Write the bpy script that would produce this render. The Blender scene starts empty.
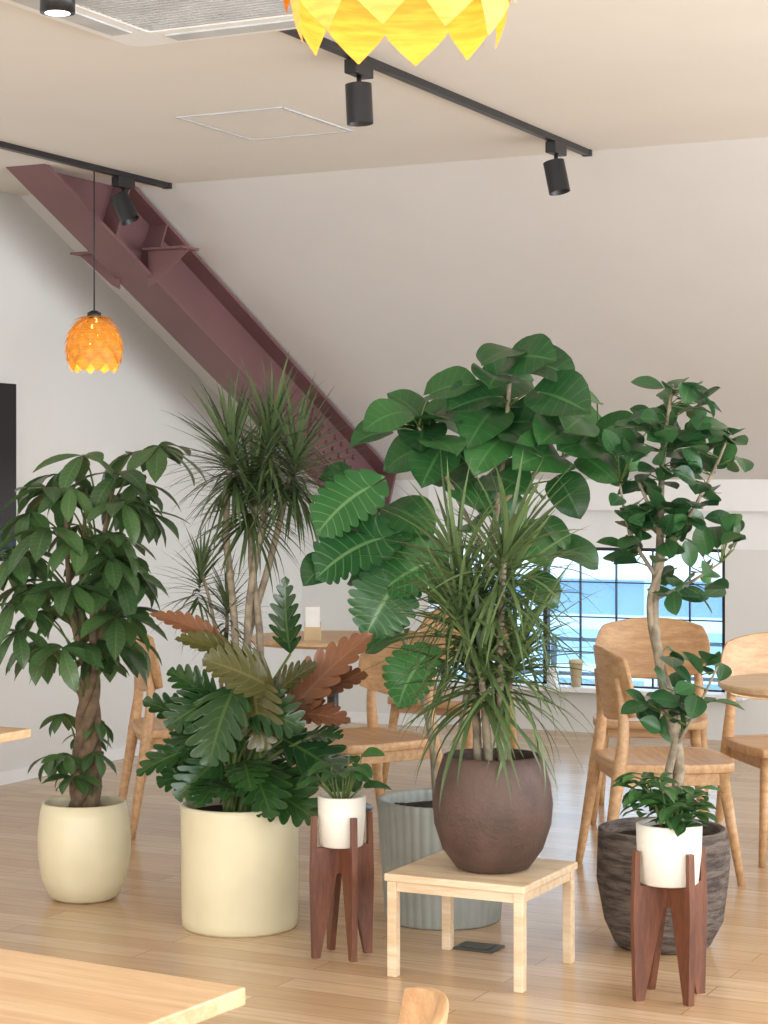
import bpy, math, random
from mathutils import Vector, Matrix, Quaternion
random.seed(7)
V = Vector
YAW = math.atan(0.4986)          # survey grid of the furniture relative to the room axes
CA, SA = math.cos(YAW), math.sin(YAW)
EYE = 1.4

def W(X, Y, Z=0.0):
    return V((X*CA - Y*SA, X*SA + Y*CA, Z))

# ------------------------------------------------------------------ nodes
def new_mat(name):
    m = bpy.data.materials.new(name); m.use_nodes = True
    nt = m.node_tree
    return m, nt, nt.nodes["Principled BSDF"], nt.nodes["Material Output"]
def N(nt, t, **kw):
    n = nt.nodes.new(t)
    for k, v in kw.items(): setattr(n, k, v)
    return n
def setin(nt, sock, val):
    if isinstance(val, bpy.types.NodeSocket): nt.links.new(val, sock)
    else:
        if isinstance(val, (tuple, list)) and len(val) == 3 and sock.type == 'RGBA': val = (*val, 1)
        sock.default_value = val
def M(nt, op, a, b=None, c=None):
    n = N(nt, 'ShaderNodeMath', operation=op)
    setin(nt, n.inputs[0], a)
    if b is not None: setin(nt, n.inputs[1], b)
    if c is not None: setin(nt, n.inputs[2], c)
    return n.outputs[0]
def MIX(nt, f, a, b, mode='MIX'):
    n = N(nt, 'ShaderNodeMix', data_type='RGBA', blend_type=mode)
    setin(nt, n.inputs[0], f); setin(nt, n.inputs[6], a); setin(nt, n.inputs[7], b)
    return n.outputs[2]
def MR(nt, v, a, b, c=0.0, d=1.0):
    n = N(nt, 'ShaderNodeMapRange'); n.interpolation_type = 'SMOOTHSTEP'
    setin(nt, n.inputs[0], v)
    for i, x in enumerate((a, b, c, d)): n.inputs[i+1].default_value = x
    return n.outputs[0]
def OC(nt, scale=(1, 1, 1)):
    tc = N(nt, 'ShaderNodeTexCoord'); mp = N(nt, 'ShaderNodeMapping')
    nt.links.new(tc.outputs['Object'], mp.inputs[0]); mp.inputs['Scale'].default_value = scale
    return mp.outputs[0]
def NOISE(nt, vec, s=5, d=4, r=0.5):
    n = N(nt, 'ShaderNodeTexNoise'); nt.links.new(vec, n.inputs['Vector'])
    n.inputs['Scale'].default_value = s; n.inputs['Detail'].default_value = d; n.inputs['Roughness'].default_value = r
    return n.outputs['Fac']
def BUMP(nt, b, h, st=0.2, dist=0.01):
    n = N(nt, 'ShaderNodeBump'); nt.links.new(h, n.inputs['Height'])
    n.inputs['Strength'].default_value = st; n.inputs['Distance'].default_value = dist
    nt.links.new(n.outputs[0], b.inputs['Normal'])

def srgb(r, g, b):
    f = lambda c: (c/255/12.92) if c/255 <= 0.04045 else ((c/255+0.055)/1.055)**2.4
    return (f(r), f(g), f(b))

def plain(name, col, rough=0.5, metal=0.0, var=0.06, nscale=8, bump=0.0):
    m, nt, b, o = new_mat(name)
    n = NOISE(nt, OC(nt), nscale, 5)
    c2 = tuple(max(0, c*(1-var*3)) for c in col)
    c = MIX(nt, MR(nt, n, 0.35, 0.7), col, c2)
    nt.links.new(c, b.inputs['Base Color'])
    b.inputs['Roughness'].default_value = rough; b.inputs['Metallic'].default_value = metal
    if bump: BUMP(nt, b, NOISE(nt, OC(nt), nscale*8, 5), bump)
    return m
def wood(name, c1, c2, sc=(2, 22, 22), rough=0.4):
    m, nt, b, o = new_mat(name)
    n = NOISE(nt, OC(nt, sc), 2.0, 6, 0.6)
    n2 = NOISE(nt, OC(nt, (sc[0]*3, sc[1]*4, sc[2]*4)), 3.0, 3, 0.6)
    f = M(nt, 'ADD', M(nt, 'MULTIPLY', n, 0.7), M(nt, 'MULTIPLY', n2, 0.3))
    c = MIX(nt, MR(nt, f, 0.35, 0.65), c1, c2)
    nt.links.new(c, b.inputs['Base Color']); b.inputs['Roughness'].default_value = rough
    BUMP(nt, b, n2, 0.08, 0.003)
    return m
def leafmat(name, dark, light, vein, vs=0.35, nv=9, rough=0.38, tr=0.14, k=1.1, thin=0.78):
    m, nt, b, o = new_mat(name)
    uv = N(nt, 'ShaderNodeUVMap'); sp = N(nt, 'ShaderNodeSeparateXYZ'); nt.links.new(uv.outputs[0], sp.inputs[0])
    u, v = sp.outputs[0], sp.outputs[1]
    au = M(nt, 'MULTIPLY', M(nt, 'ABSOLUTE', M(nt, 'SUBTRACT', u, 0.5)), 2.0)
    mid = MR(nt, au, 0.02, 0.08, 1.0, 0.0)
    fr = M(nt, 'FRACT', M(nt, 'ADD', M(nt, 'SUBTRACT', M(nt, 'MULTIPLY', v, float(nv)), M(nt, 'MULTIPLY', au, k)), 5.0))
    sd = M(nt, 'MULTIPLY', M(nt, 'ABSOLUTE', M(nt, 'SUBTRACT', fr, 0.5)), 2.0)
    side = M(nt, 'MULTIPLY', MR(nt, sd, thin, 1.0), 0.7)
    mask = M(nt, 'MULTIPLY', M(nt, 'MAXIMUM', mid, side), vs)
    at = N(nt, 'ShaderNodeAttribute', attribute_name='rnd')
    f = M(nt, 'ADD', M(nt, 'MULTIPLY', at.outputs['Fac'], 0.75), M(nt, 'MULTIPLY', NOISE(nt, OC(nt), 14, 4), 0.35))
    c = MIX(nt, f, dark, light)
    c = MIX(nt, mask, c, vein)
    g = N(nt, 'ShaderNodeNewGeometry')
    back = MIX(nt, 0.35, c, tuple(min(1, x*1.6+0.02) for x in light))
    c = MIX(nt, g.outputs['Backfacing'], c, back)
    nt.links.new(c, b.inputs['Base Color']); b.inputs['Roughness'].default_value = rough
    BUMP(nt, b, M(nt, 'MAXIMUM', mid, side), -0.3, 0.004)
    t = N(nt, 'ShaderNodeBsdfTranslucent'); nt.links.new(c, t.inputs[0])
    mx = N(nt, 'ShaderNodeMixShader'); mx.inputs[0].default_value = tr
    nt.links.new(b.outputs[0], mx.inputs[1]); nt.links.new(t.outputs[0], mx.inputs[2])
    nt.links.new(mx.outputs[0], o.inputs[0])
    return m
def emis(name, col, s):
    m, nt, b, o = new_mat(name)
    b.inputs['Base Color'].default_value = (*col, 1)
    b.inputs['Emission Color'].default_value = (*col, 1); b.inputs['Emission Strength'].default_value = s
    return m

MAT = {}
MAT['wall'] = plain('wall_paint', srgb(220, 220, 217), 0.85, var=0.01, nscale=2, bump=0.02)
MAT['slope'] = plain('slope_paint', srgb(214, 212, 209), 0.85, var=0.01, nscale=2, bump=0.02)
MAT['ceil'] = plain('ceiling_paint', srgb(226, 222, 215), 0.9, var=0.01, nscale=2, bump=0.02)
MAT['white'] = plain('white_trim', srgb(235, 236, 236), 0.5, var=0.01)
MAT['black'] = plain('black_metal', (0.012, 0.012, 0.014), 0.35, var=0.05)
MAT['screen'] = plain('black_screen', (0.01, 0.01, 0.012), 0.15)
MAT['steel'] = plain('maroon_steel', srgb(116, 82, 83), 0.5, var=0.04, nscale=3)
MAT['oak'] = wood('oak', srgb(204, 164, 120), srgb(176, 134, 92))
MAT['oakt'] = wood('oak_table', srgb(214, 184, 146), srgb(194, 158, 118), (1.5, 24, 24), 0.35)
MAT['birch'] = wood('birch', srgb(224, 204, 174), srgb(204, 176, 140), (2, 16, 16), 0.5)
MAT['walnut'] = wood('walnut', srgb(120, 74, 52), srgb(86, 50, 36), (14, 14, 2), 0.45)
MAT['creampot'] = plain('cream_glaze', srgb(226, 216, 182), 0.35, var=0.05, nscale=3)
MAT['whitepot'] = plain('white_ceramic', srgb(232, 226, 214), 0.4, var=0.02)
MAT['ribpot'] = plain('grey_ceramic', srgb(158, 162, 156), 0.6, var=0.05)
MAT['brownpot'] = plain('brown_ceramic', srgb(88, 67, 58), 0.6, var=0.12, nscale=10, bump=0.35)
MAT['soil'] = plain('soil', (0.03, 0.018, 0.01), 0.95, var=0.2, nscale=40, bump=0.8)
MAT['bark'] = plain('bark', srgb(124, 102, 78), 0.8, var=0.15, nscale=30, bump=0.5)
MAT['barkl'] = plain('bark_light', srgb(154, 140, 118), 0.8, var=0.16, nscale=30, bump=0.4)
MAT['stemg'] = plain('green_stem', srgb(84, 104, 48), 0.5)
MAT['paper'] = plain('paper_white', srgb(238, 236, 230), 0.7)
MAT['cup'] = plain('kraft_cup', srgb(205, 180, 140), 0.6)
MAT['louver'] = plain('louver_grey', srgb(196, 200, 202), 0.5)
MAT['grate'] = plain('floor_plate', srgb(84, 84, 82), 0.4, metal=0.5)
MAT['cord'] = plain('cord', (0.02, 0.02, 0.02), 0.6)
MAT['bulb'] = emis('warm_bulb', (1.0, 0.66, 0.22), 3)
MAT['spotglow'] = emis('spot_glow', (0.95, 0.97, 1.0), 2)

# rough stoneware pot
m, nt, b, o = new_mat('rough_stoneware')
n1 = NOISE(nt, OC(nt, (5, 5, 30)), 2.2, 8, 0.7)
c = MIX(nt, MR(nt, n1, 0.35, 0.65), srgb(66, 56, 52), srgb(130, 116, 106))
nt.links.new(c, b.inputs['Base Color']); b.inputs['Roughness'].default_value = 0.7
BUMP(nt, b, n1, 0.9, 0.03); MAT['rockpot'] = m
# veneer petals
m, nt, b, o = new_mat('lamp_veneer')
c = MIX(nt, MR(nt, NOISE(nt, OC(nt, (8, 8, 60)), 3, 4), 0.3, 0.7), srgb(226, 168, 72), srgb(206, 142, 54))
nt.links.new(c, b.inputs['Base Color']); b.inputs['Roughness'].default_value = 0.5
t = N(nt, 'ShaderNodeBsdfTranslucent'); setin(nt, t.inputs[0], srgb(238, 176, 60))
mx = N(nt, 'ShaderNodeMixShader'); mx.inputs[0].default_value = 0.16
nt.links.new(b.outputs[0], mx.inputs[1]); nt.links.new(t.outputs[0], mx.inputs[2]); nt.links.new(mx.outputs[0], o.inputs[0])
MAT['veneer'] = m
# floor
m, nt, b, o = new_mat('oak_plank_floor')
vec = OC(nt)
br = N(nt, 'ShaderNodeTexBrick'); nt.links.new(vec, br.inputs['Vector'])
br.inputs['Scale'].default_value = 1; br.inputs['Brick Width'].default_value = 1.1; br.inputs['Row Height'].default_value = 0.11
br.inputs['Mortar Size'].default_value = 0.0018; br.inputs['Mortar Smooth'].default_value = 0.3; br.inputs['Bias'].default_value = 0.0
br.inputs['Color1'].default_value = (*srgb(212, 184, 150), 1); br.inputs['Color2'].default_value = (*srgb(192, 160, 122), 1)
br.inputs['Mortar'].default_value = (*srgb(140, 112, 86), 1)
g = NOISE(nt, OC(nt, (1.5, 26, 1)), 2.2, 7, 0.6)
c = MIX(nt, M(nt, 'MULTIPLY', MR(nt, g, 0.35, 0.7), 0.6), br.outputs['Color'], srgb(176, 138, 100))
nt.links.new(c, b.inputs['Base Color']); b.inputs['Roughness'].default_value = 0.25
BUMP(nt, b, br.outputs['Fac'], -0.15, 0.002); MAT['floor'] = m
# glass
m, nt, b, o = new_mat('window_glass')
b.inputs['Base Color'].default_value = (0.9, 0.97, 1, 1); b.inputs['Roughness'].default_value = 0.02
tr = N(nt, 'ShaderNodeBsdfTransparent'); setin(nt, tr.inputs[0], (0.86, 0.94, 1.0))
mx = N(nt, 'ShaderNodeMixShader'); mx.inputs[0].default_value = 0.06
nt.links.new(tr.outputs[0], mx.inputs[1]); nt.links.new(b.outputs[0], mx.inputs[2]); nt.links.new(mx.outputs[0], o.inputs[0])
MAT['glass'] = m
# leaves
MAT['l_money'] = leafmat('leaf_money_tree', srgb(34, 60, 36), srgb(78, 110, 62), srgb(116, 148, 88), 0.4, 10, .32)
MAT['l_drac'] = leafmat('leaf_dracaena', srgb(38, 58, 36), srgb(84, 102, 64), srgb(130, 140, 80), 0.2, 1)
MAT['l_drac2'] = leafmat('leaf_dracaena_light', srgb(44, 66, 38), srgb(96, 118, 70), srgb(150, 160, 96), 0.25, 1)
MAT['l_fic'] = leafmat('leaf_ficus', srgb(22, 56, 32), srgb(60, 112, 56), srgb(110, 158, 92), 0.32, 7, 0.34, thin=.86)
MAT['l_var'] = leafmat('leaf_veined', srgb(34, 80, 44), srgb(66, 124, 64), srgb(150, 190, 130), 0.45, 9, 0.36, thin=.8)
MAT['l_fic2'] = leafmat('leaf_ficus_small', srgb(24, 52, 34), srgb(56, 100, 56), srgb(100, 144, 84), 0.35, 8, 0.3)
MAT['l_phg'] = leafmat('leaf_philodendron', srgb(20, 46, 28), srgb(50, 86, 42), srgb(104, 134, 64), 0.35, 7, 0.25)
MAT['l_phb'] = leafmat('leaf_philodendron_bronze', srgb(52, 56, 32), srgb(96, 92, 48), srgb(122, 120, 66), 0.45, 8, 0.25)
MAT['l_phr'] = leafmat('leaf_philodendron_red', srgb(88, 56, 40), srgb(134, 88, 60), srgb(160, 118, 88), 0.45, 9, 0.28)
MAT['l_cof'] = leafmat('leaf_coffee', srgb(28, 62, 34), srgb(64, 106, 52), srgb(120, 150, 84), 0.35, 8, 0.3)

# ------------------------------------------------------------------ mesh builder
PR = {
 'round': [(0, .0), (.04, .45), (.1, .7), (.2, .9), (.38, 1), (.55, .94), (.72, .74), (.86, .44), (.95, .16), (1, 0)],
 'ellip': [(0, .0), (.1, .4), (.3, .86), (.5, 1), (.7, .88), (.85, .58), (.95, .24), (1, 0)],
 'lance': [(0, .06), (.2, .5), (.45, .9), (.62, 1), (.78, .78), (.9, .38), (1, 0)],
 'grass': [(0, .6), (.1, 1), (.6, .8), (1, 0)],
 'phil': [(0, .3), (.08, .9), (.28, 1), (.5, .86), (.75, .56), (.9, .28), (1, 0)],
 'kite': [(0, .6), (.25, .86), (.45, 1), (.6, .84), (.8, .45), (1, 0.02)],
}
def interp(p, t):
    for (a, x), (b_, y) in zip(p, p[1:]):
        if t <= b_: return x + (y-x)*(t-a)/(b_-a)
    return p[-1][1]
class MB:
    def __init__(s): s.v = []; s.f = []; s.m = []; s.uv = []; s.c = []
    def add(s, p, uv=(0, 0), c=0.5):
        s.v.append(tuple(p)); s.uv.append(uv); s.c.append(c); return len(s.v)-1
    def face(s, f, m=0): s.f.append(f); s.m.append(m)
    def leaf(s, p, d, n, L, Wd, prof='ellip', droop=.6, fold=.2, seg=8, ac=2, mat=0, fwd=0., cord=0., lobes=0, ld=.6, wave=0., rnd=None):
        p = V(p); d = V(d).normalized(); n = V(n)
        sd = d.cross(n)
        if sd.length < 1e-3: sd = d.cross(V((1, .3, .2)))
        sd.normalize(); n = sd.cross(d)
        rnd = random.random() if rnd is None else rnd
        ph = random.random()*6; rows = []
        q = Quaternion(sd, -droop/seg); pr = PR[prof]; c = p.copy()
        for i in range(seg+1):
            t = i/seg; w = Wd/2*interp(pr, t); w0 = w
            if lobes:
                fr = (t*lobes) % 1.0
                w *= (1-ld)+ld*math.sin(math.pi*fr)**.6 if i < seg else 0
            row = []
            for j in range(-ac, ac+1):
                a = j/ac; A = abs(a)
                off = sd*(a*w) + n*(fold*A*w + wave*A*Wd*math.sin(ph+t*9+a*2)) + d*(fwd*A*A*w - cord*A*A*Wd*(1-t)**3)
                row.append(s.add(c+off, ((a*(w/w0 if (lobes and w0 > 0) else 1)+1)/2, t), rnd))
            rows.append(row)
            c = c + d*(L/seg); d = q @ d; n = q @ n
        for r0, r1 in zip(rows, rows[1:]):
            for j in range(len(r0)-1): s.face((r0[j], r0[j+1], r1[j+1], r1[j]), mat)
    def tube(s, pts, rad, sides=6, mat=0, sub=4, cap=True):
        pts = [V(p) for p in pts]
        if not isinstance(rad, (list, tuple)): rad = [rad]*len(pts)
        P = []; R = []
        n = len(pts)
        for i in range(n-1):
            p0, p1, p2, p3 = pts[max(i-1, 0)], pts[i], pts[i+1], pts[min(i+2, n-1)]
            for k in range(sub):
                t = k/sub
                P.append(.5*((2*p1)+(p2-p0)*t+(2*p0-5*p1+4*p2-p3)*t*t+(3*p1-p0-3*p2+p3)*t**3))
                R.append(rad[i]+(rad[i+1]-rad[i])*t)
        P.append(pts[-1]); R.append(rad[-1])
        a = (P[1]-P[0]).normalized(); u = a.cross(V((0, 0, 1)))
        if u.length < .05: u = V((1, 0, 0))
        u.normalize(); rings = []
        for i, p in enumerate(P):
            a = (P[min(i+1, len(P)-1)]-P[max(i-1, 0)]).normalized()
            u = (u-a*u.dot(a)).normalized(); w = a.cross(u)
            rings.append([s.add(p+(u*math.cos(x)+w*math.sin(x))*R[i], (k/sides, i/len(P)), .5) for k, x in enumerate([2*math.pi*k/sides for k in range(sides)])])
        for r0, r1 in zip(rings, rings[1:]):
            for k in range(sides): s.face((r0[k], r0[(k+1) % sides], r1[(k+1) % sides], r1[k]), mat)
        if cap: s.face(tuple(reversed(rings[0])), mat); s.face(tuple(rings[-1]), mat)
        return P
    def lathe(s, prof, seg=48, mat=0, cen=(0, 0, 0), mod=None, top=False):
        rings = []; cen = V(cen)
        for r, z in prof:
            ring = []
            for k in range(seg):
                a = 2*math.pi*k/seg; rr = r*(mod(a, z) if mod else 1)
                ring.append(s.add(cen+V((rr*math.cos(a), rr*math.sin(a), z)), (k/seg, z)))
            rings.append(ring)
        for r0, r1 in zip(rings, rings[1:]):
            for k in range(seg): s.face((r0[k], r0[(k+1) % seg], r1[(k+1) % seg], r1[k]), mat)
        s.face(tuple(reversed(rings[0])), mat)
        if top: s.face(tuple(rings[-1]), mat)
    def box(s, c, h, ax=None, mat=0):
        c = V(c); ax = ax or (V((1, 0, 0)), V((0, 1, 0)), V((0, 0, 1)))
        ids = [s.add(c+ax[0]*(h[0]*i)+ax[1]*(h[1]*j)+ax[2]*(h[2]*k)) for i in (-1, 1) for j in (-1, 1) for k in (-1, 1)]
        for f in ((0, 1, 3, 2), (4, 6, 7, 5), (0, 4, 5, 1), (2, 3, 7, 6), (0, 2, 6, 4), (1, 5, 7, 3)):
            s.face(tuple(ids[i] for i in f), mat)
    def obj(s, name, mats, parent=None, smooth=True, bevel=0, loc=None, rot=0):
        me = bpy.data.meshes.new(name); me.from_pydata(s.v, [], s.f)
        for m in mats: me.materials.append(MAT[m])
        me.polygons.foreach_set('material_index', s.m)
        me.polygons.foreach_set('use_smooth', [smooth]*len(s.f))
        uv = me.uv_layers.new(name='UVMap'); fl = []
        for l in me.loops: fl.extend(s.uv[l.vertex_index])
        uv.data.foreach_set('uv', fl)
        at = me.attributes.new('rnd', 'FLOAT', 'POINT'); at.data.foreach_set('value', s.c)
        me.update()
        o = bpy.data.objects.new(name, me); bpy.context.collection.objects.link(o)
        if parent: o.parent = parent
        if loc is not None: o.location = loc
        o.rotation_euler[2] = rot
        if bevel:
            b = o.modifiers.new('bevel', 'BEVEL'); b.width = bevel; b.segments = 2; b.limit_method = 'ANGLE'
        return o
def empty(name, loc, rot=YAW):
    e = bpy.data.objects.new(name, None); bpy.context.collection.objects.link(e)
    e.location = loc; e.rotation_euler[2] = rot; e.empty_display_size = .1
    return e
def wbox(name, x0, x1, y0, y1, z0, z1, mat, bevel=0, parent=None):
    b = MB(); b.box(((x0+x1)/2, (y0+y1)/2, (z0+z1)/2), ((x1-x0)/2, (y1-y0)/2, (z1-z0)/2))
    return b.obj(name, [mat], parent, smooth=False, bevel=bevel)

# ------------------------------------------------------------------ room
XL, XR, YF, YB = -5.73, 2.6, -2.6, 10.4
ZC, YE = 2.75, 7.65
SL = 0.484
def zs(y): return ZC-SL*(y-YE)
wbox('floor', XL-.1, XR+.1, YF-.1, YB+.35, -.1, 0, 'floor')
wbox('ceiling', XL-.1, XR+.1, YF-.1, YE, ZC, ZC+.1, 'ceil')
b = MB()
y1 = YB+.35
for x in (XL-.1, XR+.1):
    for (y, z) in ((YE, ZC), (YB, zs(YB)), (YB, zs(YB)+.13), (YE, ZC+.1)): b.add((x, y, z))
for f in ((0, 1, 2, 3), (7, 6, 5, 4), (0, 4, 5, 1), (1, 5, 6, 2), (2, 6, 7, 3), (3, 7, 4, 0)): b.face(f)
b.obj('ceiling_slope', ['slope'], smooth=False)
wbox('wall_left', XL-.1, XL, YF-.1, YB+.35, 0, 2.9, 'wall')
wb = empty('wall_back', (0, 0, 0), 0)
zt = zs(YB)
wbox('wall_panel', XL, -4.90, YB, YB+.35, 0, zt+.1, 'wall', parent=wb)
wbox('wall_header', -4.90, XR, YB, YB+.35, 1.25, zt+.1, 'white', parent=wb)
wbox('wall_over', -4.90, XR, YB+.15, YB+.3, 1.04, 1.25, 'white', parent=wb)
wbox('wall_side', -3.19, XR, YB+.15, YB+.3, 0, 1.04, 'wall', parent=wb)
wbox('wall_under', -4.90, -3.19, YB+.15, YB+.3, 0, .25, 'wall', parent=wb)
wbox('trim_1', -4.90, -3.05, YB+.02, YB+.16, .235, .262, 'white', .004)
wbox('baseboard_left', XL, XL+.012, YF, YB, 0, .06, 'white')
wbox('baseboard_back', XL+.012, -4.90, YB-.012, YB, 0, .06, 'white')
# right/front walls with window openings
def openwall(name, axis, c, a0, a1, pier, sill=.5, head=2.35):
    e = empty(name, (0, 0, 0), 0)
    def bx(n, p, q, z0, z1, mt='wall'):
        if axis == 'x': wbox(n, c, c+.1, p, q, z0, z1, mt, parent=e)
        else: wbox(n, p, q, c-.1, c, z0, z1, mt, parent=e)
    bx('sill_wall', a0, a1, 0, sill); bx('head_wall', a0, a1, head, ZC)
    for i, p in enumerate(pier): bx('pier_%d' % i, p-.12, p+.12, sill, head)
openwall('wall_right', 'x', XR, YF, YB, (YF+.12, .2, 2.8, 5.4, 8.0, YB-.12))
openwall('wall_front', 'y', YF, XL, XR, (XL+.12, -3, -.5, XR-.12))

# back window
e = empty('window_1', (0, 0, 0), 0)
wx0, wx1, wz0, wz1, wy = -4.90, -3.19, .25, 1.04, YB+.2
b = MB()
for x in (wx0+.012, wx1-.012, (wx0*.62+wx1*.38)): b.box((x, wy, (wz0+wz1)/2), (.012, .025, (wz1-wz0)/2))
for z in (wz0+.010, wz1-.010): b.box(((wx0+wx1)/2, wy, z), ((wx1-wx0)/2, .025, .010))
nx = 8
for i in range(1, nx): b.box((wx0+(wx1-wx0)*i/nx, wy, (wz0+wz1)/2), (.0035, .01, (wz1-wz0)/2))
for i in range(1, 4): b.box(((wx0+wx1)/2, wy, wz0+(wz1-wz0)*i/4), ((wx1-wx0)/2, .01, .0035))
b.obj('frame', ['black'], e, False)
wbox('glass', wx0, wx1, wy+.012, wy+.016, wz0, wz1, 'glass', parent=e)

# outside: neighbouring building and roofs
m, nt, bb, o = new_mat('facade_blue')
br = N(nt, 'ShaderNodeTexBrick')
tc = N(nt, 'ShaderNodeTexCoord'); sp = N(nt, 'ShaderNodeSeparateXYZ'); cb = N(nt, 'ShaderNodeCombineXYZ')
nt.links.new(tc.outputs['Object'], sp.inputs[0]); nt.links.new(sp.outputs[0], cb.inputs[0]); nt.links.new(sp.outputs[2], cb.inputs[1]); nt.links.new(cb.outputs[0], br.inputs['Vector'])
br.inputs['Scale'].default_value = 1; br.inputs['Brick Width'].default_value = 1.3; br.inputs['Row Height'].default_value = .5; br.offset = 0
br.inputs['Mortar Size'].default_value = .08
br.inputs['Color1'].default_value = (*srgb(104, 144, 178), 1); br.inputs['Color2'].default_value = (*srgb(150, 188, 212), 1); br.inputs['Mortar'].default_value = (*srgb(195, 214, 226), 1)
nt.links.new(br.outputs['Color'], bb.inputs['Base Color']); MAT['facade'] = m
MAT['roof'] = plain('roof_blue', srgb(100, 138, 168), .5, var=.2, nscale=2)
MAT['roofd'] = plain('roof_dark', srgb(52, 74, 92), .6, var=.1, nscale=2)
e = empty('neighbouring_building', (0, 0, 0), 0)
wbox('facade', -14, 6, 19, 22, -6, .55, 'facade', parent=e)
wbox('parapet', -14, 6, 18.8, 19, .45, .7, 'white', parent=e)
b = MB()
for i in range(18):
    b.box((-12+i*.9, 15.5, -2.0), (.38, 2.4, .04), (V((1, 0, 0)), V((0, .95, .3)), V((0, -.3, .95))), i % 2)
b.obj('roof_panels', ['roof', 'roofd'], e, False)
b = MB()
for z in (-.1, .12, .35): b.box((-4, 12.6, z), (4, .012, .012))
for i in range(12): b.box((-8+i*.75, 12.6, -.2), (.015, .015, .56))
b.obj('railing', ['roofd'], empty('balcony_railing', (0, 0, 0), 0), False)

# ------------------------------------------------------------------ steel beam
e = empty('steel_roof_beam', (0, 0, 0), 0)
D = V((0, 1, -SL)).normalized(); U = V((0, SL, 1)).normalized(); X = V((1, 0, 0))
bx, y0, y1 = -5.16, 6.75, 10.28
Lb = (y1-y0)/D.y
cen = V((bx, (y0+y1)/2, zs((y0+y1)/2)))-U*.165
b = MB()
b.box(cen-U*.143, (.10, Lb/2, .008), (X, D, U))
b.box(cen+U*.143, (.10, Lb/2, .008), (X, D, U))
b.box(cen, (.006, Lb/2, .143), (X, D, U))
def onb(y): return V((bx, y, zs(y)))-U*.165
b.box(onb(10.29), (.11, .01, .165), (X, D, U))
for y in (7.60, 7.90): 
    for s in (-1, 1): b.box(onb(y)+X*s*.053, (.046, .005, .135), (X, D, U))
# purlin stub crossing
for s in (-1, 1):
    c = V((bx+s*.20, 7.76, 2.47)); b.box(c, (.11, .07, .005))
    i0 = len(b.v)
    x0, x1 = bx+s*.08, bx+s*.30
    for yy in (7.755, 7.765):
        for (x, z) in ((x0, 2.465), (x1, 2.465), (x0+s*.04, 2.32), (x0, 2.30)): b.add((x, yy, z))
    for f in ((0, 1, 2, 3), (7, 6, 5, 4), (0, 4, 5, 1), (1, 5, 6, 2), (2, 6, 7, 3), (3, 7, 4, 0)): b.face(tuple(i0+k for k in f))
# splice plate and bolts
b.box(onb(9.75)+X*.012, (.006, .28, .11), (X, D, U))
b.box(onb(9.75)-U*.155, (.09, .28, .006), (X, D, U))
b.obj('beam_plates', ['steel'], e, False)
b = MB()
for i in range(7):
    for k in (-.07, 0, .07):
        c = onb(9.75)+D*(-.24+i*.08)+U*k+X*.022; b.box(c, (.008, .012, .012), (X, D, U))
    for k in (-.06, .06):
        c = onb(9.75)+D*(-.24+i*.08)-U*.168+X*k; b.box(c, (.012, .012, .008), (X, D, U))
b.obj('bolts', ['steel'], e, False, bevel=.002)

# ------------------------------------------------------------------ ceiling fixtures
def hatch():
    e = empty('ceiling_hatch', (-3.75, 6.53, ZC), 0)
    b = MB(); t = .005
    for s in (-1, 1):
        b.box((s*.22, 0, -.002), (t, .27, .003)); b.box((0, s*.27, -.002), (.22+t, t, .003))
    b.obj('rim', ['louver'], e, False)
    b = MB(); b.box((0, 0, -.001), (.21, .26, .0015)); b.obj('panel', ['ceil'], e, False)
hatch()
def aircon():
    e = empty('ceiling_air_conditioner', (-2.92, 4.62, ZC), 0)
    b = MB()
    def ring(h, r, z, n=8):
        ids = []
        for q in range(4):
            cx = (h-r)*(1 if q in (0, 3) else -1); cy = (h-r)*(1 if q in (0, 1) else -1)
            for k in range(n+1):
                a = q*math.pi/2+k/n*math.pi/2
                ids.append(b.add((cx+r*math.cos(a), cy+r*math.sin(a), z)))
        return ids
    rs = [ring(.475, .06, 0), ring(.475, .06, -.02), ring(.45, .05, -.035), ring(.30, .02, -.035), ring(.29, .02, -.02)]
    for r0, r1 in zip(rs, rs[1:]):
        for k in range(len(r0)): b.face((r0[k], r1[k], r1[(k+1) % len(r0)], r0[(k+1) % len(r0)]))
    b.face(tuple(rs[-1]))
    b.obj('frame', ['white'], e, False)
    b = MB()
    for i in range(22): b.box((0, -.275+i*.026, -.03), (.285, .007, .006))
    for s in (-1, 1):
        b.box((0, s*.375, -.037), (.27, .035, .003)); b.box((s*.375, 0, -.037), (.035, .27, .003))
    b.obj('louvers', ['louver'], e, False)
aircon()
def cyl(b, p0, p1, r, sides=24, mat=0, r1=None):
    b.tube([p0, p1], [r, r if r1 is None else r1], sides, mat, 1)
def track(x, ya, yb):
    e = empty('lighting_track', (x, 0, ZC), 0)
    b = MB(); b.box((0, (ya+yb)/2, -.012), (.016, (yb-ya)/2, .012)); b.obj('rail', ['black'], e, False, bevel=.002)
    b = MB(); b.box((0, yb, -.013), (.018, .012, .013)); b.box((0, ya, -.013), (.018, .012, .013)); b.obj('end_caps', ['black'], e, False)
track(-2.88, 4.2, 7.62); track(-4.89, 5.0, 7.62)
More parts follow.
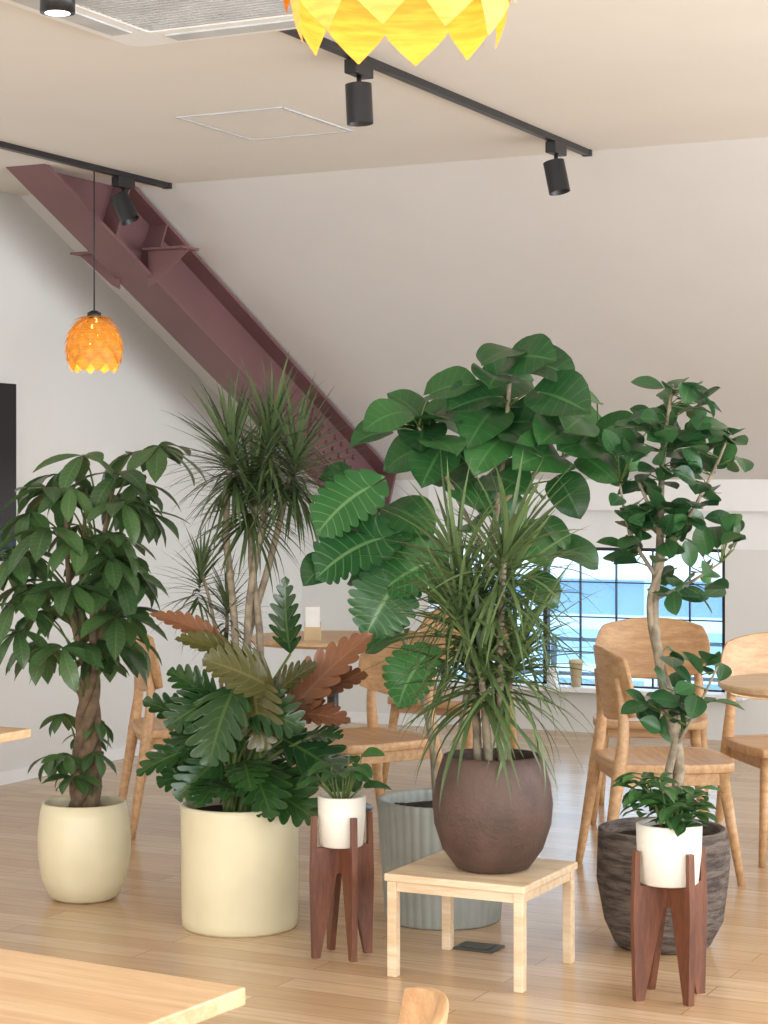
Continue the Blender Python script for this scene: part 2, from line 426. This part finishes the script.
def spot(x, y, d, z=ZC-.025, glow=False):
    e = empty('track_spotlight', (x, y, z), 0)
    b = MB(); b.box((0, 0, -.022), (.022, .06, .022)); b.obj('driver_box', ['black'], e, False, bevel=.003)
    b = MB(); cyl(b, (0, 0, -.04), (0, 0, -.085), .008, 12); b.obj('stem', ['black'], e)
    d = V(d).normalized(); c = V((0, 0, -.12))
    b = MB(); r = .042; p0 = c-d*.05; p1 = c+d*.075
    b.tube([p0-d*.002, p0], [r*.85, r], 28, 0, 1); b.tube([p0, p1], [r, r], 28, 0, 1, cap=False); b.tube([p1, p1-d*.02], [r, r*.8], 28, 0, 1, cap=False)
    b.tube([p1-d*.04, p1-d*.042], [r*.8, r*.5], 28, 1, 1)
    b.obj('head', ['black', 'black'], e, True)
spot(-2.88, 5.60, (.05, 0, -1)); spot(-2.88, 7.28, (.22, -.02, -1)); spot(-4.89, 7.27, (.5, .1, -1))
# ceiling mounted spot
p = W(-.875, 5.36); e = empty('ceiling_spotlight', (p.x, p.y, ZC))
b = MB(); b.lathe([(.10, -.012), (.13, -.008), (.135, 0)], 40); b.obj('base', ['white'], e)
b = MB(); cyl(b, (0, 0, -.01), (0, 0, -.09), .047, 32); b.obj('body', ['black'], e)
b = MB(); cyl(b, (0, 0, -.0905), (0, 0, -.092), .034, 32); b.obj('lens', ['spotglow'], e)

def pendant(loc, top, ph=0., en=.7):
    x, y, zb = loc
    e = empty('pinecone_pendant_lamp', (x, y, zb))
    R, H = .110, .135; zc = .115
    b = MB(); rows = 7
    for r in range(rows):
        th = .16+r*(1.80-.16)/(rows-1)      # from the pole
        n = 10
        for k in range(n):
            a = 2*math.pi*(k+.5*(r % 2)+ph)/n
            rad = R*math.sin(th)-.003*(rows-1-r)/rows; o_ = V((math.cos(a), math.sin(a), 0))
            pos = o_*rad+V((0, 0, zc+H*math.cos(th)))
            tan = o_*math.cos(th)*R+V((0, 0, -H*math.sin(th))); tan.normalize()
            nor = (o_*math.sin(th)+V((0, 0, math.cos(th)))).normalized()
            wd = max(.040, 2*math.pi*rad/n*1.10)
            b.leaf(pos, tan+nor*(.22+.10*r/(rows-1)), nor, .078, wd, 'kite', .62, -.14, 8, 2)
    b.obj('shade_petals', ['veneer'], e)
    b = MB(); b.lathe([(.03, .240), (.03, .262), (.012, .272)], 24, top=True); b.obj('cap', ['black'], e)
    b = MB(); cyl(b, (0, 0, .268), (0, 0, top-zb), .003, 8); b.obj('cord', ['cord'], e)
    b = MB(); b.lathe([(.001, .095), (.018, .10), (.026, .12), (.024, .145), (.014, .17), (.012, .240)], 20, top=True); b.obj('bulb', ['bulb'], e)
    l = bpy.data.lights.new('lamp_light', 'POINT'); l.energy = en; l.color = (1, .66, .28); l.shadow_soft_size = .035
    lo = bpy.data.objects.new('lamp_light', l); bpy.context.collection.objects.link(lo); lo.parent = e; lo.location = (0, 0, .055)
p = W(.0156, 1.96); pendant((p.x, p.y, 1.820), ZC, .22, .75)
pendant((-4.89, 7.05, 1.86), ZC-.028, 0., 1.3)

# TV on the left wall
e = empty('wall_television', (XL, 0, 0), 0)
b = MB(); b.box((.03, 6.93, 1.45), (.03, .62, .41)); b.obj('screen', ['screen'], e, False, bevel=.004)

# ------------------------------------------------------------------ furniture
def slab(b, hx, hy, z, th, kx=.3, ky=.3, fz=lambda u, v: 0, n=14, vertical=False, fy=None):
    top = []; bot = []
    for i in range(n+1):
        rt = []; rb = []
        for j in range(n+1):
            u = -1+2*i/n; v = -1+2*j/n
            x = hx*u*math.sqrt(1-kx*v*v); y = hy*v*math.sqrt(1-ky*u*u)
            if not vertical:
                rt.append(b.add((x, y, z+fz(u, v)))); rb.append(b.add((x, y, z+fz(u, v)-th)))
            else:
                rt.append(b.add((x, fy(u, v)+th/2, z+y))); rb.append(b.add((x, fy(u, v)-th/2, z+y)))
        top.append(rt); bot.append(rb)
    for i in range(n):
        for j in range(n):
            b.face((top[i][j], top[i+1][j], top[i+1][j+1], top[i][j+1]))
            b.face((bot[i][j], bot[i][j+1], bot[i+1][j+1], bot[i+1][j]))
    for i in range(n):
        b.face((top[i][0], bot[i][0], bot[i+1][0], top[i+1][0])); b.face((top[i+1][n], bot[i+1][n], bot[i][n], top[i][n]))
        b.face((top[0][i+1], bot[0][i+1], bot[0][i], top[0][i])); b.face((top[n][i], bot[n][i], bot[n][i+1], top[n][i+1]))
def chair(X, Y, ang):
    """ang: facing direction, degrees in the survey grid (0 = +X, -90 = towards the viewer)"""
    e = empty('dining_chair', W(X, Y), YAW+math.radians(ang-90))
    b = MB(); slab(b, .24, .23, .425, .034, .22, .22, lambda u, v: -.012*(1-u*u)*(1-v*v)); b.obj('seat', ['oak'], e, True, bevel=.005)
    b = MB(); slab(b, .245, .13, .69, .016, .25, .42, None, 14, True, lambda u, v: -.165-.055*(1-u*u)-.02*v); b.obj('backrest', ['oak'], e, True, bevel=.004)
    for i, s in enumerate((-1, 1)):
        b = MB(); b.tube([(s*.225, .225, 0), (s*.185, .165, .40)], [.013, .023], 14, 0, 1); b.obj('front_leg_%d' % (i+1), ['oak'], e)
        b = MB(); b.tube([(s*.225, -.265, 0), (s*.205, -.205, .38), (s*.195, -.185, .56), (s*.185, -.205, .72)], [.013, .024, .019, .011], 14, 0, 4); b.obj('rear_leg_%d' % (i+1), ['oak'], e)
        b = MB(); b.box((s*.192, -.015, .370), (.010, .175, .025)); b.obj('side_rail_%d' % (i+1), ['oak'], e, False, .003)
    b = MB(); b.box((0, .165, .373), (.18, .010, .022)); b.obj('front_rail', ['oak'], e, False, .003)
    b = MB(); b.box((0, -.19, .373), (.19, .010, .022)); b.obj('rear_rail', ['oak'], e, False, .003)
chair(1.0, 7.16, 5)
chair(1.12, 8.4, -100)
chair(1.56, 7.55, -80)
chair(-.09, 7.72, 215)
chair(.30, 9.2, -120)
chair(-.79, 8.15, 14)
chair(-.175, 2.23, 174)
def round_table(X, Y, r=.36, h=.74):
    e = empty('round_table', W(X, Y))
    b = MB(); b.lathe([(r-.02, h-.028), (r, h-.016), (r, h-.004), (r-.004, h)], 72, top=True); b.obj('top', ['oakt'], e, False)
    b = MB(); b.lathe([(.025, .02), (.025, h-.03)], 24, top=True); b.obj('column', ['black'], e)
    b = MB(); b.lathe([(.17, 0), (.17, .01), (.03, .025)], 40, top=True); b.obj('base', ['black'], e)
round_table(1.47, 6.62); round_table(-.22, 8.6)
def rect_table(X, Y, w, d, rot, h=.72, inset=.05):
    e = empty('dining_table', W(X, Y), YAW+rot)
    b = MB(); b.box((0, 0, h-.0125), (w/2, d/2, .0125)); b.obj('top', ['oakt'], e, False, .003)
    b = MB()
    for sx in (-1, 1):
        for sy in (-1, 1):
            b.tube([(sx*(w/2-.02-inset), sy*(d/2-.06), h-.025), (sx*(w/2-inset), sy*(d/2-.04), 0)], [.024, .015], 14, 0, 1)
    b.obj('legs', ['oak'], e)
    b = MB()
    for sy in (-1, 1): b.box((0, sy*(d/2-.06), h-.05), (w/2-.03-inset, .01, .025))
    for sx in (-1, 1): b.box((sx*(w/2-.02-inset), 0, h-.05), (.01, d/2-.07, .025))
    b.obj('apron', ['oak'], e, False)
# foreground table: far right corner at (-.186, 2.68)
rot = math.radians(-31); ux = V((math.cos(rot), math.sin(rot))); uy = V((-math.sin(rot), math.cos(rot)))
c = V((-.186, 2.70))-ux*.55-uy*.35; rect_table(c.x, c.y, 1.1, .7, rot)
rot = -YAW; ux = V((math.cos(rot), math.sin(rot))); uy = V((-math.sin(rot), math.cos(rot)))
c = V((-1.045, 5.24))-ux*.45-uy*.10; rect_table(c.x, c.y, .9, .6, rot, .735, .28)
# low stool
e = empty('low_stool', W(.283, 5.755), 0)
b = MB(); b.box((0, 0, .283), (.215, .205, .011)); b.obj('top', ['birch'], e, False, .004)
b = MB()
for sx in (-1, 1):
    for sy in (-1, 1): b.box((sx*.194, sy*.184, .136), (.0145, .0145, .136))
b.obj('legs', ['birch'], e, False, .003)
b = MB()
for s in (-1, 1):
    b.box((0, s*.184, .258), (.18, .008, .014)); b.box((s*.194, 0, .258), (.008, .17, .014))
b.obj('apron', ['birch'], e, False)
# floor outlet plate
e = empty('floor_outlet', W(.285, 6.02), 0)
b = MB(); b.box((0, 0, .003), (.065, .05, .003)); b.obj('cover', ['grate'], e, False, .002)
b = MB(); b.box((0, 0, .007), (.045, .03, .001)); b.obj('lid', ['grate'], e, False)
# things on the table / sill
e = empty('napkin_holder', W(-.30, 8.42, .74))
b = MB(); b.box((0, 0, .005), (.035, .035, .005)); b.box((0, .03, .04), (.035, .004, .035)); b.box((0, -.03, .03), (.035, .004, .025)); b.obj('holder', ['cup'], e, False)
b = MB(); b.box((0, 0, .075), (.03, .022, .065)); b.obj('napkins', ['paper'], e, False)
e = empty('paper_cup', (-4.03, YB+.09, .262), 0)
b = MB(); b.lathe([(.026, 0), (.038, .13), (.041, .13), (.041, .142), (.036, .15)], 28, top=True); b.obj('cup', ['cup'], e)
e = empty('glass_jar', (-4.17, YB+.09, .262), 0)
b = MB(); b.lathe([(.03, 0), (.033, .02), (.033, .08), (.022, .095), (.022, .11)], 28, top=True); b.obj('jar', ['white'], e)

# ------------------------------------------------------------------ pots
def pot(parent, prof, inner, soilz, mat, seg=64, mod=None, smooth=True):
    b = MB(); rt, zt_ = prof[-1]
    full = list(prof)+[(rt-.006, zt_+.003), (inner+.001, zt_), (inner, zt_-.01), (inner-.004, soilz-.01)]
    b.lathe(full, seg, 0, mod=mod); b.obj('pot', [mat], parent, smooth)
    b = MB(); n = 20
    rings = []
    for i in range(8):
        r = (inner+.002)*(1-i/7.5); rings.append([b.add((r*math.cos(2*math.pi*k/n), r*math.sin(2*math.pi*k/n), soilz+random.uniform(-.003, .006))) for k in range(n)])
    for r0, r1 in zip(rings, rings[1:]):
        for k in range(n): b.face((r0[k], r0[(k+1) % n], r1[(k+1) % n], r1[k]))
    b.face(tuple(rings[-1])); b.obj('soil', ['soil'], parent)
def rd(a, b_): return random.uniform(a, b_)
def rv(s=1): return V((rd(-s, s), rd(-s, s), rd(-s, s)))

# 1 money tree
e = empty('potted_money_tree', W(-1.01, 6.74))
pot(e, [(.09, 0), (.115, .012), (.142, .07), (.155, .15), (.156, .22), (.148, .29), (.140, .325)], .128, .29, 'creampot')
b = MB()
for k in range(4):
    pts = []; rr = []
    for i in range(15):
        t = i/14; a = k*math.pi/2+t*math.pi*2.3; r = .034*(1-t*.45)
        pts.append((r*math.cos(a)+.02*t, r*math.sin(a), .27+t*.5)); rr.append(.027-.011*t)
    b.tube(pts, rr, 9, 0, 2)
    a = k*math.pi/2+.5
    b.tube([pts[-1], (.06*math.cos(a)+.01, .06*math.sin(a), 1.0), (.12*math.cos(a)+.05, .12*math.sin(a), 1.38)], [.015, .010, .005], 7, 0, 4)
b.obj('braided_trunk', ['bark'], e)
b = MB()
envR = [(.45, .14), (.7, .27), (.85, .35), (1.0, .38), (1.2, .38), (1.35, .35), (1.55, .27)]
nc = 56
for i in range(nc):
    low = i < 8
    z = rd(.42, .68) if low else .80+(1.53-.80)*((i-8)/(nc-8))+rd(-.05, .05)
    R = interp(envR, z); a = i*2.399+rd(-.3, .3); r = (R-.13)*math.sqrt(rd(.25, 1)) if not low else rd(.05, .09)
    sx = .13*max(0, (z-1.2)/.3)-(.03 if not low else .03)
    o_ = V((math.cos(a), math.sin(a), 0)); pc = o_*max(r, .03)+V((sx, 0, z))
    st = V((.02+sx*.5, 0, max(z-.18, .40)))+o_*.03
    b.tube([st, (st+pc)/2+V((0, 0, .035)), pc], [.004, .0032, .0025], 5, 1, 3)
    nl = random.choice((5, 6, 6, 7)); sz = rd(.16, .225)*(.58 if low else 1)
    for k in range(nl):
        aa = (k-(nl-1)/2)/(nl-1)*4.2
        dd = V((math.cos(a+aa), math.sin(a+aa), rd(-.75, .12)))
        b.leaf(pc, dd, V((0, 0, 1))+rv(.3)+o_*.2, sz*(1-.12*abs(k-(nl-1)/2)/2), sz*.34, 'lance', rd(.4, 1.2), .22, 7, 2, 0, wave=.02)
b.obj('foliage', ['l_money', 'stemg'], e)

# dracaena heads
def head(b, c, n, L, Wd, up=V((0, 0, 1)), amax=2.0, mat=0, amin=.08, dr=(.3, 1.1)):
    c = V(c); up = up.normalized(); s1 = up.orthogonal().normalized(); s2 = up.cross(s1)
    for i in range(n):
        t = (i+.5)/n; pol = amin+(amax-amin)*t**.85; a = i*2.399+rd(-.2, .2)
        o_ = s1*math.cos(a)+s2*math.sin(a)
        d = up*math.cos(pol)+o_*math.sin(pol)
        nn = up*math.sin(pol)-o_*math.cos(pol)
        b.leaf(c-up*(.11*t), d+rv(.1), nn, L*rd(.75, 1.08), Wd*rd(.8, 1.2), 'grass', rd(*dr)*(.4+.6*t), .25, 7, 1, mat)

# 2 philodendron + dracaena in the cream cylinder
e = empty('potted_philodendron', W(-.456, 6.33))
pot(e, [(.176, 0), (.182, .008), (.184, .03), (.187, .37), (.187, .385)], .172, .355, 'creampot')
b = MB()
def phil(bx_, bz, tx, tz, y0=-.05, y1=-.12, mat=0, wr=.62, ld=.5, lob=6):
    p0 = V((bx_, y0, bz)); p1 = V((tx, y1, tz)); d = (p1-p0); L = d.length
    root = V((rd(-.05, .05), rd(-.05, .05), .35))
    midp = (root+p0)/2+V((-(p0.x-root.x)*.15, 0, .03))
    b.tube([root, midp, p0], [.0075, .006, .004], 6, 3, 4)
    nn = V((rd(-.45, .45), -.75, rd(.4, 1.0)))
    nn = nn-d.normalized()*nn.dot(d.normalized())
    d2 = d.normalized()+nn.normalized()*.25
    b.leaf(p0, d2, nn, L*1.08, L*wr, 'phil', .55, .18, lob*6, 3, mat, fwd=.8, lobes=lob, ld=ld, wave=.018)
G_, B_, R_ = 0, 1, 2
phil(-.04, .89, -.26, .99, -.05, -.1, R_, .40, .35, 8)
phil(.03, .84, -.17, .92, -.1, -.2, B_, .55, .36, 8)
phil(.12, .76, -.08, .86, -.15, -.25, B_, .75, .34, 8)
phil(.05, .80, .09, .60, -.14, -.25, B_, .8, .36, 7)
phil(.0, .78, -.07, .56, -.15, -.28, G_, .85, .42)
phil(.15, .66, .40, .92, -.06, -.14, R_, .46, .32, 8)
phil(.15, .70, .39, .80, -.04, -.12, R_, .54, .32, 8)
phil(.13, .68, .34, .67, -.1, -.2, R_, .56, .36, 7)
phil(.16, .86, .145, 1.09, .0, -.03, G_, .5, .65, 7)
phil(.14, .60, .37, .47, -.08, -.18, G_)
phil(.10, .72, .24, .84, -.12, -.2, B_, .6, .36, 8)
phil(-.1, .62, -.28, .72, -.05, -.12, G_)
phil(-.1, .58, -.30, .50, -.05, -.12, G_)
phil(-.07, .70, -.22, .80, .02, .02, G_, .7)
phil(.02, .72, .2, .66, -.16, -.26, G_, .8)
phil(-.06, .74, -.2, .66, -.12, -.22, G_, .8)
phil(.2, .6, .32, .62, -.12, -.2, G_, .8)
for i in range(25):
    a = i*2.399; o_ = V((math.cos(a), math.sin(a), 0))
    r0 = rd(.03, .10); r1 = rd(.20, .29); z0 = rd(.46, .66); z1 = z0+rd(-.22, .02)
    z1 = max(z1, .33 if r1 > .23 else .42)
    phil(o_.x*r0, z0, o_.x*r1, z1, o_.y*r0, o_.y*r1-.03, G_, .78)
b.obj('foliage', ['l_phg', 'l_phb', 'l_phr', 'stemg'], e)
b = MB()
canes = [((-.02, .06), (-.02, .07, .9), (-.05, .08, 1.25), (-.03, .06, 1.50)),
         ((.02, .08), (.06, .08, .85), (.03, .09, 1.2), (.09, .07, 1.55)),
         ((.0, .10), (.0, .10, .8), (.09, .1, 1.15), (.17, .08, 1.48)),
         ((.03, .05), (.02, .07, .95), (.07, .07, 1.3), (.03, .1, 1.38)),
         ((-.04, .08), (-.07, .09, .8), (-.10, .1, 1.0), (-.13, .08, 1.12)),
         ((-.03, .11), (-.05, .1, .8), (-.05, .12, .95), (-.05, .12, 1.02))]
f = MB()
for i, cdef in enumerate(canes):
    pts = [(cdef[0][0], cdef[0][1], .34)]+list(cdef[1:])
    b.tube(pts, [.014, .012, .011, .009] if i < 4 else [.008, .007, .006, .005], 8, 0, 6)
    up = V((0.15*rd(-1, 1), rd(-.1, .1), 1))
    if i < 4: head(f, pts[-1], 150, .28, .012, up, 2.3)
    else: head(f, pts[-1], 70, .19, .009, up, 2.2)
b.obj('dracaena_canes', ['barkl'], e); f.obj('dracaena_leaves', ['l_drac'], e)

# 3 umbrella ficus in ribbed pot
e = empty('potted_ficus_umbellata', W(.19, 6.43))
pot(e, [(.175, 0), (.184, .008), (.192, .1), (.202, .25), (.209, .36), (.210, .385)], .188, .35, 'ribpot', 240,
    mod=lambda a, z: 1+.022*abs(math.cos(a*20))-.011)
b = MB()
S1 = b.tube([(-.02, 0, .33), (-.04, 0, .6), (-.11, .02, .85), (-.2, 0, 1.12), (-.24, 0, 1.34)], [.012, .011, .009, .007, .005], 8, 0, 6)
S2 = b.tube([(.02, 0, .33), (.09, .02, .8), (.15, .03, 1.15), (.19, .0, 1.45), (.22, 0, 1.8)], [.014, .013, .011, .009, .006], 8, 0, 6)
S3 = b.tube([(.15, .03, 1.15), (.03, 0, 1.38), (-.08, 0, 1.58)], [.008, .007, .005], 8, 0, 6)
S4 = b.tube([(.175, .015, 1.32), (.32, 0, 1.45), (.5, 0, 1.53)], [.008, .007, .005], 8, 0, 6)
b.obj('stems', ['barkl'], e)
SP = S1+S2+S3+S4
f = MB()
lv = [(.17, 1.82, .17), (.27, 1.81, .19), (.24, 1.75, .19), (.34, 1.78, .17), (-.10, 1.66, .17), (-.19, 1.62, .16), (-.02, 1.62, .21), (.09, 1.67, .19), (.24, 1.68, .22),
      (.37, 1.67, .21), (.47, 1.62, .18), (.55, 1.57, .17), (.60, 1.50, .16), (.43, 1.53, .21), (.31, 1.50, .21), (.15, 1.53, .21), (.06, 1.47, .19), (-.13, 1.50, .17), (-.04, 1.46, .18), (.03, 1.72, .17),
      (.24, 1.30, .18), (.46, 1.18, .16), (.40, 1.36, .15), (.20, 1.42, .19), (.5, 1.45, .15), (.12, 1.60, .2), (.30, 1.60, .2), (-.24, 1.56, .13), (.0, 1.53, .17), (.36, 1.26, .14),
      (-.10, 1.30, .18), (-.06, 1.20, .17), (-.40, 1.13, .13), (-.20, .90, .15), (.02, 1.06, .14), (.33, 1.06, .14), (-.17, 1.24, .17), (-.32, 1.42, .15), (.62, 1.60, .12),
      (.16, 1.74, .18), (.44, 1.70, .15), (.10, 1.38, .17), (.28, 1.40, .17), (.36, 1.58, .19), (.20, 1.60, .2), (.51, 1.52, .17), (-.07, 1.57, .18), (.08, 1.28, .16), (-.27, 1.28, .15), (-.25, 1.10, .15), (.30, 1.20, .15),
      (.05, 1.60, .18), (.26, 1.54, .18), (.42, 1.60, .17)]
var = [(-.33, 1.34, .24), (-.31, 1.20, .26), (-.20, 1.02, .22), (-.12, .80, .2), (-.12, 1.13, .2)]
def bigleaf(x, z, s, mt):
    y = rd(-.17, .12) if mt == 0 else -.20; c = V((x, y, z))
    q = min(SP, key=lambda p: (p-c).length+max(0, p.z-z)*1.5)
    dd = (c-q); dd.y *= .5
    dd = dd.normalized()*.7+V((rd(-.4, .4), rd(-.5, -.1), rd(-.6, .05)))
    if mt: dd = V((rd(-.9, -.3), -.3, rd(-.7, -.1)))
    dd.normalize(); base = c-dd*s*.5
    f.tube([q, (q+base)/2+V((0, 0, .015)), base], [.0035, .003, .0025], 5, 2, 3)
    nn = V((rd(-.45, .45), rd(-.9, -.2), rd(.4, .95)))
    if mt: f.leaf(base, dd, nn, s, s*1.05, 'round', rd(.5, 1.0), rd(.05, .2), 54, 5, mt, cord=.22, wave=.03, lobes=9, ld=.24, fwd=.12)
    else: f.leaf(base, dd, nn, s, s*.92, 'round', rd(.4, 1.2), rd(.08, .34), 14, 4, mt, cord=.18, wave=.035)
for x, z, s in lv: bigleaf(x, z, s, 0)
for x, z, s in var: bigleaf(x, z, s, 1)
f.obj('foliage', ['l_fic', 'l_var', 'stemg'], e)

# 4 dracaena in round brown pot on stool
e = empty('potted_dracaena', W(.312, 5.74, .294))
pot(e, [(.085, 0), (.105, .006), (.145, .06), (.168, .13), (.173, .19), (.165, .25), (.150, .30), (.142, .325)], .126, .29, 'brownpot')
b = MB(); f = MB()
for i in range(7):
    a = i*2*math.pi/7; r = .045
    x1 = .08*math.cos(a)-.02; y1 = .06*math.sin(a)
    h = [.60, .80, .70, .86, .72, .58, .90][i]
    b.tube([(r*math.cos(a), r*math.sin(a), .28), (x1*.6, y1*.6, .29+(h-.29)*.5), (x1, y1, h)], [.013, .011, .009], 8, 0, 5)
    head(f, (x1, y1, h), 66, .36, .015, V((.3*math.cos(a), .3*math.sin(a), 1)), 2.0, 0, dr=(.6, 1.7))
b.obj('canes', ['barkl'], e); f.obj('foliage', ['l_drac2'], e)

# 5 rubber ficus in rough pot
e = empty('potted_ficus_tree', W(.845, 6.06))
pot(e, [(.130, 0), (.145, .01), (.178, .08), (.198, .2), (.202, .27), (.198, .33), (.192, .355)], .172, .32, 'rockpot', 96,
    mod=lambda a, z: 1+.012*math.sin(a*5+z*30)+.008*math.sin(z*110+a*2))
b = MB()
T1 = b.tube([(.02, 0, .30), (.05, .01, .55), (.0, 0, .8), (-.025, .01, 1.0), (-.01, 0, 1.2), (0, .01, 1.45), (.03, 0, 1.70)], [.019, .018, .016, .014, .012, .009, .004], 10, 0, 6)
b.tube([(.0, .0, .30), (.01, -.02, .5), (.045, .02, .68), (-.02, .02, .9), (-.04, -.01, 1.05), (.0, 0, 1.2), (-.08, 0, 1.42)], [.013, .013, .012, .011, .010, .008, .004], 9, 0, 6)
T2 = b.tube([(-.02, .0, 1.15), (.08, 0, 1.3), (.16, 0, 1.45), (.2, 0, 1.55)], [.008, .006, .005, .003], 8, 0, 5)
T3 = b.tube([(-.01, 0, 1.1), (-.1, 0, 1.25), (-.13, 0, 1.4)], [.007, .005, .003], 8, 0, 5)
T4 = b.tube([(.04, 0, .6), (.1, -.03, .72), (.16, -.04, .85)], [.006, .005, .003], 7, 0, 5)
T5 = b.tube([(-.02, 0, 1.05), (.08, -.02, 1.1), (.17, -.03, 1.16)], [.006, .005, .003], 7, 0, 5)
b.obj('trunk', ['barkl'], e)
SP2 = T1[14:]+T2+T3+T4+T5
f = MB()
for cx, cz, rx, rz, n in ((.04, 1.64, .10, .09, 30), (-.04, 1.50, .12, .10, 36), (.14, 1.50, .11, .08, 24), (.16, 1.56, .08, .05, 10), (0, 1.36, .16, .09, 38), (.10, 1.24, .13, .07, 24), (-.06, 1.22, .10, .07, 18), (.09, 1.10, .12, .06, 16), (-.07, 1.30, .10, .05, 10), (.09, .83, .12, .06, 13), (.09, .70, .14, .07, 18), (-.02, .72, .08, .05, 8)):
    for i in range(n):
        a = rd(0, 6.28); r = math.sqrt(rd(.05, 1))
        c = V((cx+rx*r*math.cos(a), rd(-.12, .12), cz+rz*r*math.sin(a)))
        q = min(SP2, key=lambda p: (p-c).length+max(0, p.z-c.z))
        dd = (c-q).normalized()*.8+V((rd(-.4, .4), rd(-.5, .1), rd(-.4, .5))); dd.normalize()
        s = rd(.08, .115); base = c-dd*s*.4
        f.tube([q, (q+base)/2, base], [.0025, .002, .0018], 4, 1, 2)
        f.leaf(base, dd, V((rd(-.5, .5), rd(-.9, .1), rd(.3, 1))), s, s*.66, 'ellip', rd(.1, .7), rd(.1, .35), 8, 2, 0)
f.obj('foliage', ['l_fic2', 'stemg'], e)

# 6/7 plant stands with small pots
def stand(X, Y, s, rotl, hz):
    e = empty('walnut_plant_stand', W(X, Y), YAW+rotl)
    o_ = [(-.105, 0), (-.080, 0), (-.022, .245), (.022, .245), (.080, 0), (.105, 0), (.112, .24), (.106, hz+.095), (.092, hz+.095), (.092, hz), (-.092, hz), (-.092, hz+.095), (-.106, hz+.095), (-.112, .24)]
    for k in range(2):
        b = MB(); t = .009
        f0 = []; f1 = []
        for x, z in o_:
            x *= s
            f0.append(b.add((x, -t, z) if k == 0 else (-t, x, z))); f1.append(b.add((x, t, z) if k == 0 else (t, x, z)))
        n = len(o_)
        b.face(tuple(f0)); b.face(tuple(reversed(f1)))
        for i in range(n): b.face((f0[(i+1) % n], f0[i], f1[i], f1[(i+1) % n]))
        b.obj('cross_board_%d' % (k+1), ['walnut'], e, False)
stand(.777, 5.45, 1.05, .42, .31); stand(-.125, 5.93, .9, .42, .325)
def smallplant(name, X, Y, z, r, h, kind):
    e = empty(name, W(X, Y, z))
    pot(e, [(r*.82, 0), (r*.88, .004), (r*.97, h*.5), (r, h-.004)], r*.86, h-.02, 'whitepot', 48)
    f = MB()
    if kind == 'coffee':
        for k in range(13):
            a = k*2.399; hh = rd(.05, .14); rr_ = rd(.03, .09); q = V((rr_*math.cos(a), rr_*math.sin(a), h+hh))
            f.tube([(.02*math.cos(a), .02*math.sin(a), h-.02), q*.6+V((0, 0, h*.4)), q], [.003, .0025, .002], 5, 1, 3)
            for j in range(9):
                aa = j*2.2+k; dd = V((math.cos(aa), math.sin(aa), rd(-.2, .6)))
                f.leaf(q-V((0, 0, .009*j)), dd, V((0, -.2, 1))+rv(.2), rd(.065, .09), .032, 'lance', rd(.5, 1.2), .3, 7, 2, 0, wave=.03)
    else:
        for k in range(18):
            a = k*2.399+.6; o_ = V((math.cos(a), math.sin(a), 0)); base = o_*rd(.03, .09)+V((0, 0, h+rd(.02, .13)))
            f.tube([o_*.015+V((0, 0, h-.02)), (o_*.03+base)/2+V((0, 0, h*.5)), base], [.003, .0025, .002], 5, 1, 3)
            s = rd(.06, .09); f.leaf(base, o_+V((0, -.1, rd(-.3, .2))), V((0, -.4, 1))+rv(.2), s, s*.7, 'phil', rd(.4, 1), .2, 8, 2, 0)
    f.obj('foliage', ['l_cof', 'stemg'], e)
smallplant('potted_coffee_plant', .777, 5.45, .3105, .090, .165, 'coffee')
smallplant('potted_pothos', -.125, 5.93, .3255, .072, .15, 'pothos')

# ------------------------------------------------------------------ light
w = bpy.data.worlds.new('sky'); bpy.context.scene.world = w; w.use_nodes = True
bg = w.node_tree.nodes['Background']; bg.inputs[0].default_value = (.82, .91, 1, 1); bg.inputs[1].default_value = 3.2
def area(name, loc, rot, sx, sy, pw, col):
    l = bpy.data.lights.new(name, 'AREA'); l.shape = 'RECTANGLE'; l.size = sx; l.size_y = sy; l.energy = pw; l.color = col
    o = bpy.data.objects.new(name, l); bpy.context.collection.objects.link(o); o.location = loc; o.rotation_euler = rot
area('added_daylight_fill_right', (XR-.35, 5.0, 1.40), (0, math.radians(104), 0), 1.8, 10, 280, (.95, .975, 1))  # added fill lamp inside the unseen right windows, tilted up to brighten the ceiling
area('added_daylight_fill_front', (-1.5, YF+.35, 1.40), (math.radians(106), 0, 0), 7.5, 1.8, 270, (1, .98, .96))  # second added fill panel, behind the camera, boosting daylight from unseen front openings

cam = bpy.data.cameras.new('camera'); co = bpy.data.objects.new('camera', cam); bpy.context.collection.objects.link(co)
co.location = (0, 0, EYE); co.rotation_euler = (math.radians(90), 0, YAW)
cam.sensor_fit = 'VERTICAL'; cam.sensor_height = 36; cam.lens = 36*2000/1024; cam.shift_y = -29/1024
cam.clip_start = .05; cam.clip_end = 200
bpy.context.scene.camera = co
sc = bpy.context.scene
sc.view_settings.view_transform = 'Standard'; sc.view_settings.look = 'None'; sc.view_settings.exposure = 0.08
